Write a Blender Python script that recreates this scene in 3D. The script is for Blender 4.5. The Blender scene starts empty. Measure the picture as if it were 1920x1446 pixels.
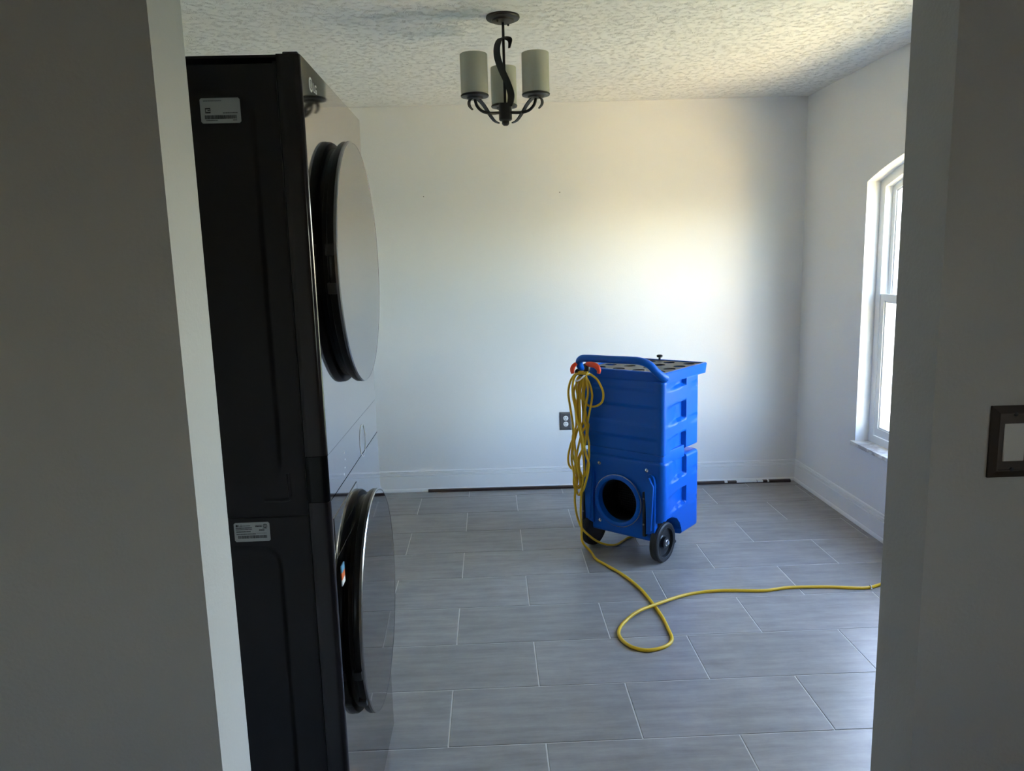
import bpy, bmesh, math, random
from mathutils import Vector, Matrix

random.seed(7)
sc = bpy.context.scene
COL = sc.collection

# ------------------------------------------------------------------ camera
cam_d = bpy.data.cameras.new('camera')
cam = bpy.data.objects.new('camera', cam_d)
COL.objects.link(cam)
cam_d.sensor_width = 36.0
cam_d.lens = 1400.0 / 1920.0 * 36.0
cam_d.clip_start = 0.02
cr = Vector((0.99914205, -0.03123501, -0.02719461))
cu = Vector((0.03185853, 0.16012378, 0.98658269))
cf = Vector((0.02646142, 0.98660263, -0.16098151))
cam.matrix_world = Matrix(((cr.x, cu.x, -cf.x, 0.0), (cr.y, cu.y, -cf.y, 0.0),
                           (cr.z, cu.z, -cf.z, 1.473), (0, 0, 0, 1)))
sc.camera = cam

# ------------------------------------------------------------------ sky, sun, exposure
world = bpy.data.worlds.new('sky')
sc.world = world
world.use_nodes = True
wn = world.node_tree.nodes
sky = wn.new('ShaderNodeTexSky')
sky.sky_type = 'NISHITA'
sky.sun_disc = False
sky.sun_elevation = math.radians(38)
sky.sun_rotation = math.radians(-5)
wbg = wn['Background']
world.node_tree.links.new(sky.outputs[0], wbg.inputs[0])
wbg.inputs[1].default_value = 0.80

sun_d = bpy.data.lights.new('sun', 'SUN')
sun_d.energy = 16.0
sun_d.color = (1.0, 0.91, 0.75)
sun_d.angle = math.radians(0.53)
sun = bpy.data.objects.new('sun', sun_d)
COL.objects.link(sun)
sun.rotation_euler = Vector((-0.05, 0.78, 0.62)).to_track_quat('Z', 'Y').to_euler()

sc.view_settings.view_transform = 'Standard'
sc.view_settings.look = 'None'
sc.view_settings.gamma = 1.0
sc.view_settings.use_curve_mapping = False
sc.view_settings.exposure = 2.55
sc.cycles.max_bounces = 14
sc.cycles.diffuse_bounces = 8
sc.cycles.glossy_bounces = 6
sc.cycles.transparent_max_bounces = 12
sc.cycles.sample_clamp_indirect = 12.0

# ------------------------------------------------------------------ materials
MATS = {}

def new_mat(name):
    m = bpy.data.materials.new(name)
    m.use_nodes = True
    MATS[name] = m
    nt = m.node_tree
    return m, nt.nodes, nt.links, nt.nodes['Principled BSDF']

def plain(name, col, rough=0.5, metal=0.0, spec=0.5, coat=0.0, noise=None):
    m, n, l, b = new_mat(name)
    b.inputs['Base Color'].default_value = (*col, 1)
    b.inputs['Roughness'].default_value = rough
    b.inputs['Metallic'].default_value = metal
    b.inputs['Specular IOR Level'].default_value = spec
    b.inputs['Coat Weight'].default_value = coat
    b.inputs['Coat Roughness'].default_value = 0.04
    if noise:
        amt, scale = noise
        tc = n.new('ShaderNodeTexCoord')
        t = n.new('ShaderNodeTexNoise')
        t.inputs['Scale'].default_value = scale
        t.inputs['Detail'].default_value = 4
        l.new(tc.outputs['Object'], t.inputs['Vector'])
        bp = n.new('ShaderNodeBump')
        bp.inputs['Strength'].default_value = amt
        bp.inputs['Distance'].default_value = 0.002
        l.new(t.outputs['Fac'], bp.inputs['Height'])
        l.new(bp.outputs['Normal'], b.inputs['Normal'])
    return m

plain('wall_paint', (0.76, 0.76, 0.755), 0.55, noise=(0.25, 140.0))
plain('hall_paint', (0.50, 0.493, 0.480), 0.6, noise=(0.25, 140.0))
plain('warm_bounce', (0.62, 0.50, 0.36), 0.6)  # beige picked so the unseen rear wall bounces warm light into the hall
plain('trim_white', (0.80, 0.80, 0.79), 0.35)
plain('vinyl_white', (0.82, 0.83, 0.83), 0.3)
plain('grout', (0.62, 0.60, 0.57), 0.85, noise=(0.4, 300))
plain('dark_wood', (0.030, 0.014, 0.011), 0.45, noise=(0.2, 60))
plain('paper_white', (0.72, 0.73, 0.72), 0.55)
plain('sticker_white', (0.40, 0.42, 0.43), 0.5)
plain('ink', (0.02, 0.02, 0.025), 0.6)
plain('orange_print', (0.80, 0.16, 0.04), 0.4)
plain('blue_print', (0.10, 0.32, 0.52), 0.4)
plain('tower_side', (0.0125, 0.0105, 0.0135), 0.30, spec=0.32, noise=(0.03, 900))
plain('tower_bezel', (0.011, 0.0075, 0.010), 0.18, spec=0.35, coat=0.15)
plain('tower_gloss', (0.002, 0.002, 0.0025), 0.06, spec=0.2)
plain('black_plastic', (0.010, 0.010, 0.011), 0.42)
plain('door_rim', (0.008, 0.007, 0.007), 0.30, spec=0.25)
plain('chrome', (0.75, 0.75, 0.76), 0.12, metal=1.0)
plain('steel_rim', (0.32, 0.32, 0.33), 0.22, metal=1.0)
plain('logo_silver', (0.85, 0.85, 0.82), 0.4, metal=0.0)
plain('blue_plastic', (0.0005, 0.095, 0.48), 0.36, spec=0.28, noise=(0.06, 260))
plain('tray_black', (0.022, 0.022, 0.021), 0.42, spec=0.35)
plain('rubber', (0.013, 0.013, 0.014), 0.55, noise=(0.3, 180))
plain('wheel_plastic', (0.012, 0.012, 0.013), 0.32)
plain('yellow_cord', (0.74, 0.46, 0.012), 0.38, noise=(0.15, 400))
plain('orange_plastic', (0.88, 0.07, 0.015), 0.35)
plain('tie_white', (0.75, 0.75, 0.74), 0.4)
plain('bronze_black', (0.012, 0.010, 0.009), 0.42, metal=0.3)
plain('bronze_plate', (0.060, 0.044, 0.036), 0.4, metal=0.5)
plain('pewter_plate', (0.18, 0.17, 0.165), 0.35, metal=0.6)
plain('switch_white', (0.62, 0.60, 0.58), 0.4)
plain('bounce_stone', (0.66, 0.53, 0.29), 0.9, noise=(0.4, 60))  # tinted so the unseen slab bounces warm light indoors
plain('bounce_stucco', (0.80, 0.64, 0.36), 0.9, noise=(0.4, 80))  # warm tint of the added bounce wall, colours the light shaft
plain('roof_grey', (0.25, 0.24, 0.23), 0.9)
plain('marble_sill', (0.72, 0.71, 0.68), 0.25)

# marble veins on the sill
m = MATS['marble_sill']; n = m.node_tree.nodes; l = m.node_tree.links
tc = n.new('ShaderNodeTexCoord'); tx = n.new('ShaderNodeTexNoise')
tx.inputs['Scale'].default_value = 9; tx.inputs['Detail'].default_value = 8; tx.inputs['Distortion'].default_value = 1.6
rp = n.new('ShaderNodeValToRGB')
rp.color_ramp.elements[0].position = 0.38; rp.color_ramp.elements[0].color = (0.42, 0.40, 0.38, 1)
rp.color_ramp.elements[1].position = 0.55; rp.color_ramp.elements[1].color = (0.76, 0.75, 0.73, 1)
l.new(tc.outputs['Object'], tx.inputs['Vector']); l.new(tx.outputs['Fac'], rp.inputs['Fac'])
l.new(rp.outputs['Color'], n['Principled BSDF'].inputs['Base Color'])

# stomped ceiling texture
m, n, l, b = new_mat('ceiling_texture')
b.inputs['Base Color'].default_value = (0.80, 0.80, 0.78, 1)
b.inputs['Roughness'].default_value = 0.8
tc = n.new('ShaderNodeTexCoord')
warp = n.new('ShaderNodeTexNoise'); warp.inputs['Scale'].default_value = 13; warp.inputs['Detail'].default_value = 2
mixv = n.new('ShaderNodeMix'); mixv.data_type = 'VECTOR'; mixv.inputs['Factor'].default_value = 0.06
l.new(tc.outputs['Object'], warp.inputs['Vector'])
l.new(tc.outputs['Object'], mixv.inputs[4]); l.new(warp.outputs['Color'], mixv.inputs[5])
n1 = n.new('ShaderNodeTexNoise'); n1.inputs['Scale'].default_value = 115; n1.inputs['Detail'].default_value = 1.5; n1.inputs['Distortion'].default_value = 1.2
l.new(mixv.outputs[1], n1.inputs['Vector'])
sub = n.new('ShaderNodeMath'); sub.operation = 'SUBTRACT'; sub.inputs[1].default_value = 0.5
ab = n.new('ShaderNodeMath'); ab.operation = 'ABSOLUTE'
rdg = n.new('ShaderNodeMapRange'); rdg.inputs[1].default_value = 0.0; rdg.inputs[2].default_value = 0.075
rdg.inputs[3].default_value = 1.0; rdg.inputs[4].default_value = 0.0
l.new(n1.outputs['Fac'], sub.inputs[0]); l.new(sub.outputs[0], ab.inputs[0]); l.new(ab.outputs[0], rdg.inputs[0])
n2 = n.new('ShaderNodeTexNoise'); n2.inputs['Scale'].default_value = 38; n2.inputs['Detail'].default_value = 2
l.new(tc.outputs['Object'], n2.inputs['Vector'])
msk = n.new('ShaderNodeMapRange'); msk.inputs[1].default_value = 0.42; msk.inputs[2].default_value = 0.80
l.new(n2.outputs['Fac'], msk.inputs[0])
mu = n.new('ShaderNodeMath'); mu.operation = 'MULTIPLY'
l.new(rdg.outputs[0], mu.inputs[0]); l.new(msk.outputs[0], mu.inputs[1])
bp = n.new('ShaderNodeBump'); bp.inputs['Strength'].default_value = 1.0; bp.inputs['Distance'].default_value = 0.0036
l.new(mu.outputs[0], bp.inputs['Height']); l.new(bp.outputs['Normal'], b.inputs['Normal'])

# porcelain tile with streaks along its length; each tile shifts tone a little
m, n, l, b = new_mat('porcelain_tile')
tc = n.new('ShaderNodeTexCoord'); oi = n.new('ShaderNodeObjectInfo')
geo = n.new('ShaderNodeNewGeometry')
off = n.new('ShaderNodeVectorMath'); off.operation = 'ADD'
scl = n.new('ShaderNodeVectorMath'); scl.operation = 'SCALE'
cmb = n.new('ShaderNodeCombineXYZ')
l.new(oi.outputs['Random'], cmb.inputs[0]); l.new(oi.outputs['Random'], cmb.inputs[1])
l.new(cmb.outputs[0], scl.inputs[0]); scl.inputs[3].default_value = 40.0
l.new(tc.outputs['Object'], off.inputs[0]); l.new(scl.outputs[0], off.inputs[1])
mp = n.new('ShaderNodeMapping'); mp.inputs['Scale'].default_value = (2.2, 15.0, 1.0)
l.new(off.outputs[0], mp.inputs['Vector'])
st = n.new('ShaderNodeTexNoise'); st.inputs['Scale'].default_value = 1.6; st.inputs['Detail'].default_value = 7; st.inputs['Roughness'].default_value = 0.65
l.new(mp.outputs[0], st.inputs['Vector'])
cl = n.new('ShaderNodeTexNoise'); cl.inputs['Scale'].default_value = 6; cl.inputs['Detail'].default_value = 8; cl.inputs['Roughness'].default_value = 0.7
l.new(off.outputs[0], cl.inputs['Vector'])
av = n.new('ShaderNodeMath'); av.operation = 'ADD'
h1 = n.new('ShaderNodeMath'); h1.operation = 'MULTIPLY'; h1.inputs[1].default_value = 0.62
h2 = n.new('ShaderNodeMath'); h2.operation = 'MULTIPLY'; h2.inputs[1].default_value = 0.38
l.new(st.outputs['Fac'], h1.inputs[0]); l.new(cl.outputs['Fac'], h2.inputs[0])
l.new(h1.outputs[0], av.inputs[0]); l.new(h2.outputs[0], av.inputs[1])
rp = n.new('ShaderNodeValToRGB')
rp.color_ramp.elements[0].position = 0.34; rp.color_ramp.elements[0].color = (0.190, 0.180, 0.171, 1)
rp.color_ramp.elements[1].position = 0.66; rp.color_ramp.elements[1].color = (0.335, 0.318, 0.302, 1)
l.new(av.outputs[0], rp.inputs['Fac'])
hv = n.new('ShaderNodeHueSaturation')
vr = n.new('ShaderNodeMapRange'); vr.inputs[3].default_value = 0.93; vr.inputs[4].default_value = 1.07
l.new(oi.outputs['Random'], vr.inputs[0]); l.new(vr.outputs[0], hv.inputs['Value'])
l.new(rp.outputs['Color'], hv.inputs['Color']); l.new(hv.outputs['Color'], b.inputs['Base Color'])
b.inputs['Roughness'].default_value = 0.36
bp = n.new('ShaderNodeBump'); bp.inputs['Strength'].default_value = 0.08; bp.inputs['Distance'].default_value = 0.001
l.new(cl.outputs['Fac'], bp.inputs['Height']); l.new(bp.outputs['Normal'], b.inputs['Normal'])

# dark mirror-like coated steel of the appliance front
m, n, l, b = new_mat('tower_front')
b.inputs['Base Color'].default_value = (0.36, 0.345, 0.34, 1)
b.inputs['Metallic'].default_value = 1.0
b.inputs['Roughness'].default_value = 0.045

plain('door_glass', (0.20, 0.195, 0.195), 0.03, metal=1.0)

# window glass: clear sheet with a little reflection
m, n, l, b = new_mat('window_glass')
out = n['Material Output']
tr = n.new('ShaderNodeBsdfTransparent'); gl = n.new('ShaderNodeBsdfGlossy'); gl.inputs['Roughness'].default_value = 0.02
ge = n.new('ShaderNodeNewGeometry'); dt = n.new('ShaderNodeVectorMath'); dt.operation = 'DOT_PRODUCT'
l.new(ge.outputs['Incoming'], dt.inputs[0]); l.new(ge.outputs['Normal'], dt.inputs[1])
ab = n.new('ShaderNodeMath'); ab.operation = 'ABSOLUTE'; l.new(dt.outputs['Value'], ab.inputs[0])
om = n.new('ShaderNodeMath'); om.operation = 'SUBTRACT'; om.inputs[0].default_value = 1.0; l.new(ab.outputs[0], om.inputs[1])
pw = n.new('ShaderNodeMath'); pw.operation = 'POWER'; pw.inputs[1].default_value = 5.0; l.new(om.outputs[0], pw.inputs[0])
fr = n.new('ShaderNodeMath'); fr.operation = 'MULTIPLY_ADD'; fr.inputs[1].default_value = 0.6; fr.inputs[2].default_value = 0.03; l.new(pw.outputs[0], fr.inputs[0])
mx = n.new('ShaderNodeMixShader')
l.new(fr.outputs[0], mx.inputs[0]); l.new(tr.outputs[0], mx.inputs[1]); l.new(gl.outputs[0], mx.inputs[2])
l.new(mx.outputs[0], out.inputs['Surface'])

# frosted glass shades
m, n, l, b = new_mat('frosted_glass')
out = n['Material Output']
df = n.new('ShaderNodeBsdfDiffuse'); df.inputs['Color'].default_value = (0.66, 0.66, 0.58, 1)
tl = n.new('ShaderNodeBsdfTranslucent'); tl.inputs['Color'].default_value = (0.70, 0.70, 0.60, 1)
mx = n.new('ShaderNodeMixShader'); mx.inputs[0].default_value = 0.45
l.new(df.outputs[0], mx.inputs[1]); l.new(tl.outputs[0], mx.inputs[2]); l.new(mx.outputs[0], out.inputs['Surface'])

# outdoor ground
m, n, l, b = new_mat('lawn')
tc = n.new('ShaderNodeTexCoord'); t = n.new('ShaderNodeTexNoise'); t.inputs['Scale'].default_value = 3; t.inputs['Detail'].default_value = 8
rp = n.new('ShaderNodeValToRGB')
rp.color_ramp.elements[0].position = 0.3; rp.color_ramp.elements[0].color = (0.055, 0.075, 0.028, 1)
rp.color_ramp.elements[1].position = 0.7; rp.color_ramp.elements[1].color = (0.10, 0.12, 0.05, 1)
l.new(tc.outputs['Object'], t.inputs['Vector']); l.new(t.outputs['Fac'], rp.inputs['Fac'])
l.new(rp.outputs['Color'], b.inputs['Base Color']); b.inputs['Roughness'].default_value = 0.95

# ------------------------------------------------------------------ helpers
def obj(name, bm, mat, parent=None, smooth=False, angle=40, label=None):
    me = bpy.data.meshes.new(name)
    bmesh.ops.recalc_face_normals(bm, faces=bm.faces)
    bm.to_mesh(me); bm.free()
    me.materials.append(MATS[mat])
    if smooth:
        me.polygons.foreach_set('use_smooth', [True] * len(me.polygons))
        me.set_sharp_from_angle(angle=math.radians(angle))
    o = bpy.data.objects.new(name, me)
    COL.objects.link(o)
    if parent: o.parent = parent
    if label: o['label'] = label
    return o

def empty(name, loc=(0, 0, 0), rz=0.0):
    o = bpy.data.objects.new(name, None)
    o.empty_display_size = 0.1
    COL.objects.link(o)
    o.location = loc; o.rotation_euler = (0, 0, rz)
    return o

def tag(o, label, cat, group=None):
    o['label'] = label; o['category'] = cat
    if group: o['group'] = group
    return o

def struct(o):
    o['kind'] = 'structure'
    return o

def bx(bm, x0, x1, y0, y1, z0, z1, bev=0.0, seg=2):
    vs = [bm.verts.new(p) for p in ((x0, y0, z0), (x1, y0, z0), (x1, y1, z0), (x0, y1, z0),
                                    (x0, y0, z1), (x1, y0, z1), (x1, y1, z1), (x0, y1, z1))]
    fs = [bm.faces.new([vs[i] for i in q]) for q in ((3, 2, 1, 0), (4, 5, 6, 7), (0, 1, 5, 4), (1, 2, 6, 5), (2, 3, 7, 6), (3, 0, 4, 7))]
    if bev:
        es = list({e for f in fs for e in f.edges})
        bmesh.ops.bevel(bm, geom=es, offset=bev, segments=seg, profile=0.5, affect='EDGES')

def box(name, mat, parent, x0, x1, y0, y1, z0, z1, bev=0.0, seg=2, label=None):
    bm = bmesh.new(); bx(bm, x0, x1, y0, y1, z0, z1, bev, seg)
    return obj(name, bm, mat, parent, smooth=bev > 0, label=label)

def lathe(bm, prof, seg=40, mtx=None, cap=True):
    """prof: list of (r, z), revolved about z, then moved by mtx."""
    rings = []
    for r, z in prof:
        if r < 1e-6:
            rings.append([bm.verts.new((0, 0, z))])
        else:
            rings.append([bm.verts.new((r * math.cos(2 * math.pi * i / seg), r * math.sin(2 * math.pi * i / seg), z)) for i in range(seg)])
    for a, b in zip(rings, rings[1:]):
        if len(a) == 1 and len(b) == 1: continue
        for i in range(seg):
            j = (i + 1) % seg
            if len(a) == 1: bm.faces.new((a[0], b[i], b[j]))
            elif len(b) == 1: bm.faces.new((a[i], b[0], a[j]))
            else: bm.faces.new((a[i], b[i], b[j], a[j]))
    if cap:
        for rg in (rings[0], rings[-1]):
            if len(rg) > 1: bm.faces.new(rg)
    if mtx is not None:
        vs = [v for r in rings for v in r]
        bmesh.ops.transform(bm, matrix=mtx, verts=vs)

def spline(pts, sub=6, closed=False):
    P = [Vector(p) for p in pts]; N = len(P); out = []
    rng = range(N if closed else N - 1)
    for i in rng:
        if closed: p0, p1, p2, p3 = P[(i - 1) % N], P[i], P[(i + 1) % N], P[(i + 2) % N]
        else: p0, p1, p2, p3 = P[max(i - 1, 0)], P[i], P[i + 1], P[min(i + 2, N - 1)]
        for k in range(sub):
            t = k / sub
            out.append(0.5 * ((2 * p1) + (p2 - p0) * t + (2 * p0 - 5 * p1 + 4 * p2 - p3) * t * t + (3 * p1 - p0 - 3 * p2 + p3) * t ** 3))
    if not closed: out.append(P[-1].copy())
    return out

def tube(bm, pts, r, seg=10, closed=False, section=None):
    """sweep a circle (or a flat section [(a, b)...]) along pts; r is a number or a function of 0..1"""
    n = len(pts); frames = []
    t0 = (pts[1] - pts[0]).normalized()
    ref = Vector((0, 0, 1)) if abs(t0.z) < 0.9 else Vector((1, 0, 0))
    u = (ref - t0 * ref.dot(t0)).normalized()
    rings = []
    for i, p in enumerate(pts):
        if closed: t = (pts[(i + 1) % n] - pts[(i - 1) % n])
        else: t = pts[min(i + 1, n - 1)] - pts[max(i - 1, 0)]
        t = t.normalized() if t.length > 1e-9 else t0
        u = (u - t * u.dot(t)); u = u.normalized() if u.length > 1e-9 else t.orthogonal().normalized()
        v = t.cross(u)
        rr = r(i / (n - 1)) if callable(r) else r
        if section:
            rings.append([bm.verts.new(p + (u * a + v * b_) * rr) for a, b_ in section])
        else:
            rings.append([bm.verts.new(p + (u * math.cos(2 * math.pi * k / seg) + v * math.sin(2 * math.pi * k / seg)) * rr) for k in range(seg)])
    m_ = len(rings[0])
    for i in range(n if closed else n - 1):
        a, b = rings[i], rings[(i + 1) % n]
        for k in range(m_):
            bm.faces.new((a[k], a[(k + 1) % m_], b[(k + 1) % m_], b[k]))
    if not closed:
        bm.faces.new(rings[0]); bm.faces.new(rings[-1])

def ribbon(bm, pts, width_dir, w, th):
    """flat strap: pts path, width along width_dir, w a function of 0..1"""
    n = len(pts); W = Vector(width_dir).normalized(); rings = []
    for i, p in enumerate(pts):
        t = (pts[min(i + 1, n - 1)] - pts[max(i - 1, 0)]).normalized()
        nn = t.cross(W).normalized(); ww = w(i / (n - 1)) * 0.5
        rings.append([bm.verts.new(p + W * a * ww + nn * b_ * th * 0.5) for a, b_ in ((-1, -1), (1, -1), (1, 1), (-1, 1))])
    for a, b in zip(rings, rings[1:]):
        for k in range(4): bm.faces.new((a[k], a[(k + 1) % 4], b[(k + 1) % 4], b[k]))
    bm.faces.new(rings[0]); bm.faces.new(rings[-1])

def sstep(a, b, x):
    t = min(max((x - a) / (b - a), 0.0), 1.0)
    return t * t * (3 - 2 * t)

def rrect(W, D, rc, step):
    """outline of a rounded rectangle x -W/2..W/2, y 0..D with normals"""
    out = []
    def line(x0, y0, x1, y1, nx, ny):
        L = math.hypot(x1 - x0, y1 - y0); k = max(1, int(L / step))
        for i in range(k): out.append((x0 + (x1 - x0) * i / k, y0 + (y1 - y0) * i / k, nx, ny))
    def arc(cx, cy, a0):
        for i in range(6):
            a = a0 + math.pi / 2 * i / 6
            out.append((cx + rc * math.cos(a), cy + rc * math.sin(a), math.cos(a), math.sin(a)))
    h = W / 2
    line(-h + rc, 0, h - rc, 0, 0, -1); arc(h - rc, rc, -math.pi / 2)
    line(h, rc, h, D - rc, 1, 0); arc(h - rc, D - rc, 0)
    line(h - rc, D, -h + rc, D, 0, 1); arc(-h + rc, D - rc, math.pi / 2)
    line(-h, D - rc, -h, rc, -1, 0); arc(-h + rc, rc, math.pi)
    return out

def loft(bm, W, D, rc, z0, z1, re, step, disp=None, y0=0.0):
    per = rrect(W, D, rc, step); rings = []
    zs = []
    for i in range(6): zs.append((z0 + re * (1 - math.cos(math.pi / 2 * i / 5)), re * (1 - math.sin(math.pi / 2 * i / 5))))
    k = int((z1 - z0 - 2 * re) / step)
    for i in range(1, k): zs.append((z0 + re + (z1 - z0 - 2 * re) * i / k, 0.0))
    for i in range(6): zs.append((z1 - re * (1 - math.sin(math.pi / 2 * i / 5)), re * (1 - math.cos(math.pi / 2 * i / 5))))
    zs = sorted(zs, key=lambda q: q[0])
    for z, ins in zs:
        rg = []
        for x, y, nx, ny in per:
            px, py = x - nx * ins, y - ny * ins
            if disp: px, py = disp(px, py, nx, ny, z)
            rg.append(bm.verts.new((px, py + y0, z)))
        rings.append(rg)
    N = len(per)
    for a, b in zip(rings, rings[1:]):
        for i in range(N): bm.faces.new((a[i], a[(i + 1) % N], b[(i + 1) % N], b[i]))
    bm.faces.new(rings[0]); bm.faces.new(rings[-1])

def cut(o, cutter):
    md = o.modifiers.new('cut', 'BOOLEAN'); md.operation = 'DIFFERENCE'; md.object = cutter; md.solver = 'EXACT'
    dg = bpy.context.evaluated_depsgraph_get()
    me = bpy.data.meshes.new_from_object(o.evaluated_get(dg))
    o.modifiers.clear()
    old = o.data; o.data = me; me.name = old.name
    bpy.data.objects.remove(cutter)

RX90 = Matrix.Rotation(math.radians(90), 4, 'X')
RY90 = Matrix.Rotation(math.radians(90), 4, 'Y')
T = Matrix.Translation

# ------------------------------------------------------------------ the room shell
ZC = 2.44           # ceiling
XR = 2.0            # right wall face
YF0, YF1 = 1.12, 1.244   # partition with the opening
XL, XO = -0.461, 0.685   # opening
def yb(x): return 4.800 - 0.0150 * (x + 0.755)   # back wall face, a touch out of square

def prism(bm, poly, axis, a, b):
    """extrude a 2D polygon along an axis ('x': poly is (y,z); 'y': (x,z); 'z': (x,y))"""
    f = {'x': lambda p, t: (t, p[0], p[1]), 'y': lambda p, t: (p[0], t, p[1]), 'z': lambda p, t: (p[0], p[1], t)}[axis]
    A = [bm.verts.new(f(p, a)) for p in poly]; B = [bm.verts.new(f(p, b)) for p in poly]
    bm.faces.new(A); bm.faces.new(B)
    for i in range(len(poly)):
        j = (i + 1) % len(poly); bm.faces.new((A[i], A[j], B[j], B[i]))

bm = bmesh.new(); prism(bm, [(-1.6, yb(-1.6)), (2.2, yb(2.2)), (2.2, 5.0), (-1.6, 5.0)], 'z', -0.1, ZC + 0.05)
struct(obj('wall_back', bm, 'wall_paint'))
for hx, hz in ((-0.39, 1.90), (0.459, 1.905)):
    bm = bmesh.new(); lathe(bm, [(0, 0), (0.0035, 0), (0.0035, 0.002), (0, 0.0025)], 10, T((hx, yb(hx) + 0.0005, hz)) @ RX90)
    obj('nail_head', bm, 'pewter_plate', bpy.data.objects['wall_back'])

# window opening in the right wall
WY0, WY1, WZ0, WZS, WR = 2.443, 3.975, 0.453, 1.847, 0.137
WC, WH = (WY0 + WY1) / 2, (WY1 - WY0) / 2
def arch(y, ins=0.0): return WZS + WR * max(0.0, 1 - ((y - WC) / WH) ** 2) - ins
bm = bmesh.new()
bx(bm, XR, XR + 0.2, WY1, 5.0, -0.1, ZC + 0.05)
bx(bm, XR, XR + 0.2, -1.17, WY0, -0.1, ZC + 0.05)
bx(bm, XR, XR + 0.2, WY0, WY1, -0.1, WZ0 - 0.022)
NA = 24
for i in range(NA):
    ya, yc = WY0 + (WY1 - WY0) * i / NA, WY0 + (WY1 - WY0) * (i + 1) / NA
    prism(bm, [(ya, arch(ya)), (yc, arch(yc)), (yc, ZC + 0.05), (ya, ZC + 0.05)], 'x', XR, XR + 0.2)
# added opening behind the camera, unseen, lets daylight into the hall
bx(bm, XR, XR + 0.2, -3.2, -1.75, -0.1, ZC + 0.05)
bx(bm, XR, XR + 0.2, -1.75, -1.17, -0.1, 0.90); bx(bm, XR, XR + 0.2, -1.75, -1.17, 1.75, ZC + 0.05)
bmesh.ops.remove_doubles(bm, verts=bm.verts, dist=1e-5)
struct(obj('wall_right', bm, 'wall_paint'))

bm = bmesh.new(); bx(bm, -1.6, -1.35, YF1, 5.0, -0.1, ZC + 0.05)
struct(obj('wall_left', bm, 'wall_paint'))

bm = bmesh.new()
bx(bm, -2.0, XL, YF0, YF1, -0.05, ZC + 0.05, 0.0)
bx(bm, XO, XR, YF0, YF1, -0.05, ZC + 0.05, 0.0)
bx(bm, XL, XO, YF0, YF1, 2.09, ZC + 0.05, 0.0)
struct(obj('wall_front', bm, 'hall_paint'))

bm = bmesh.new()
bx(bm, -2.2, -2.0, -3.2, YF1, -0.1, ZC + 0.05); bx(bm, -2.2, XR, -3.4, -3.2, -0.1, ZC + 0.05)
struct(obj('wall_rear', bm, 'warm_bounce'))

bm = bmesh.new(); bx(bm, -2.2, 2.2, -3.4, 5.0, ZC, ZC + 0.1)
struct(obj('ceiling', bm, 'ceiling_texture'))
bm = bmesh.new(); bx(bm, -8.0, 2.24, -9.0, 5.4, 2.78, 2.95)  # unseen slab, length and overhang set to shade the ground outside
struct(obj('shade_roof', bm, 'roof_grey'))
bm = bmesh.new(); bx(bm, -70, 70, -70, 70, -0.36, -0.30)
struct(obj('ground', bm, 'lawn'))
bm = bmesh.new(); bx(bm, 2.85, 4.8, -5.0, 3.3, -0.32, -0.20)  # unseen pale slab, placed to bounce warm sunlight through the window
struct(obj('bounce_patio', bm, 'bounce_stone'))
bm = bmesh.new(); bx(bm, 3.3, 3.85, 0.3, 0.6, -0.25, 1.3); bx(bm, 3.26, 3.89, 0.26, 0.64, 1.3, 1.38)  # added wall, unseen, reflects the warm shaft onto the back wall
struct(obj('bounce_wall', bm, 'bounce_stucco'))

# floor: recessed grout bed with single tiles in running bond
bm = bmesh.new(); bx(bm, -2.2, XR + 0.02, -3.3, 4.9, -0.12, -0.0016)
floor = struct(obj('floor', bm, 'grout'))
TW, TH, GJ = 0.6068, 0.3166, 0.0042
full_me = None
def tile(x0, x1, y0, y1, full):
    global full_me
    cx, cy = (x0 + x1) / 2, (y0 + y1) / 2
    if full and full_me:
        o = bpy.data.objects.new('tile', full_me); COL.objects.link(o); o.parent = floor
    else:
        b_ = bmesh.new(); hx, hy = (x1 - x0) / 2, (y1 - y0) / 2; c = min(0.0012, hx * .3, hy * .3)
        lo = [b_.verts.new(p) for p in ((-hx, -hy, -0.008), (hx, -hy, -0.008), (hx, hy, -0.008), (-hx, hy, -0.008))]
        md = [b_.verts.new(p) for p in ((-hx, -hy, -0.001), (hx, -hy, -0.001), (hx, hy, -0.001), (-hx, hy, -0.001))]
        up = [b_.verts.new(p) for p in ((-hx + c, -hy + c, 0), (hx - c, -hy + c, 0), (hx - c, hy - c, 0), (-hx + c, hy - c, 0))]
        b_.faces.new(up)
        for i in range(4):
            j = (i + 1) % 4; b_.faces.new((lo[i], lo[j], md[j], md[i])); b_.faces.new((md[i], md[j], up[j], up[i]))
        o = obj('tile', b_, 'porcelain_tile', floor)
        if full: full_me = o.data
    o.location = (cx, cy, 0)
for k in range(0, 25):
    y1 = 4.958 - k * TH - GJ / 2; y0 = y1 - TH + GJ
    xl, xr = (-1.35, XR + 0.005) if y0 > 1.2 else (-2.0, XR)
    y1c = min(y1, 4.80)
    if y0 < -2.6: break
    for mI in range(-5, 6):
        x0 = (mI + (0.5 if k % 2 else 0.0)) * TW - 0.1715 + GJ / 2; x1 = x0 + TW - GJ
        a, b2 = max(x0, xl), min(x1, xr)
        if b2 - a < 0.01: continue
        tile(a, b2, y0, y1c, abs(b2 - a - (TW - GJ)) < 1e-6 and y1c == y1)

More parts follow.
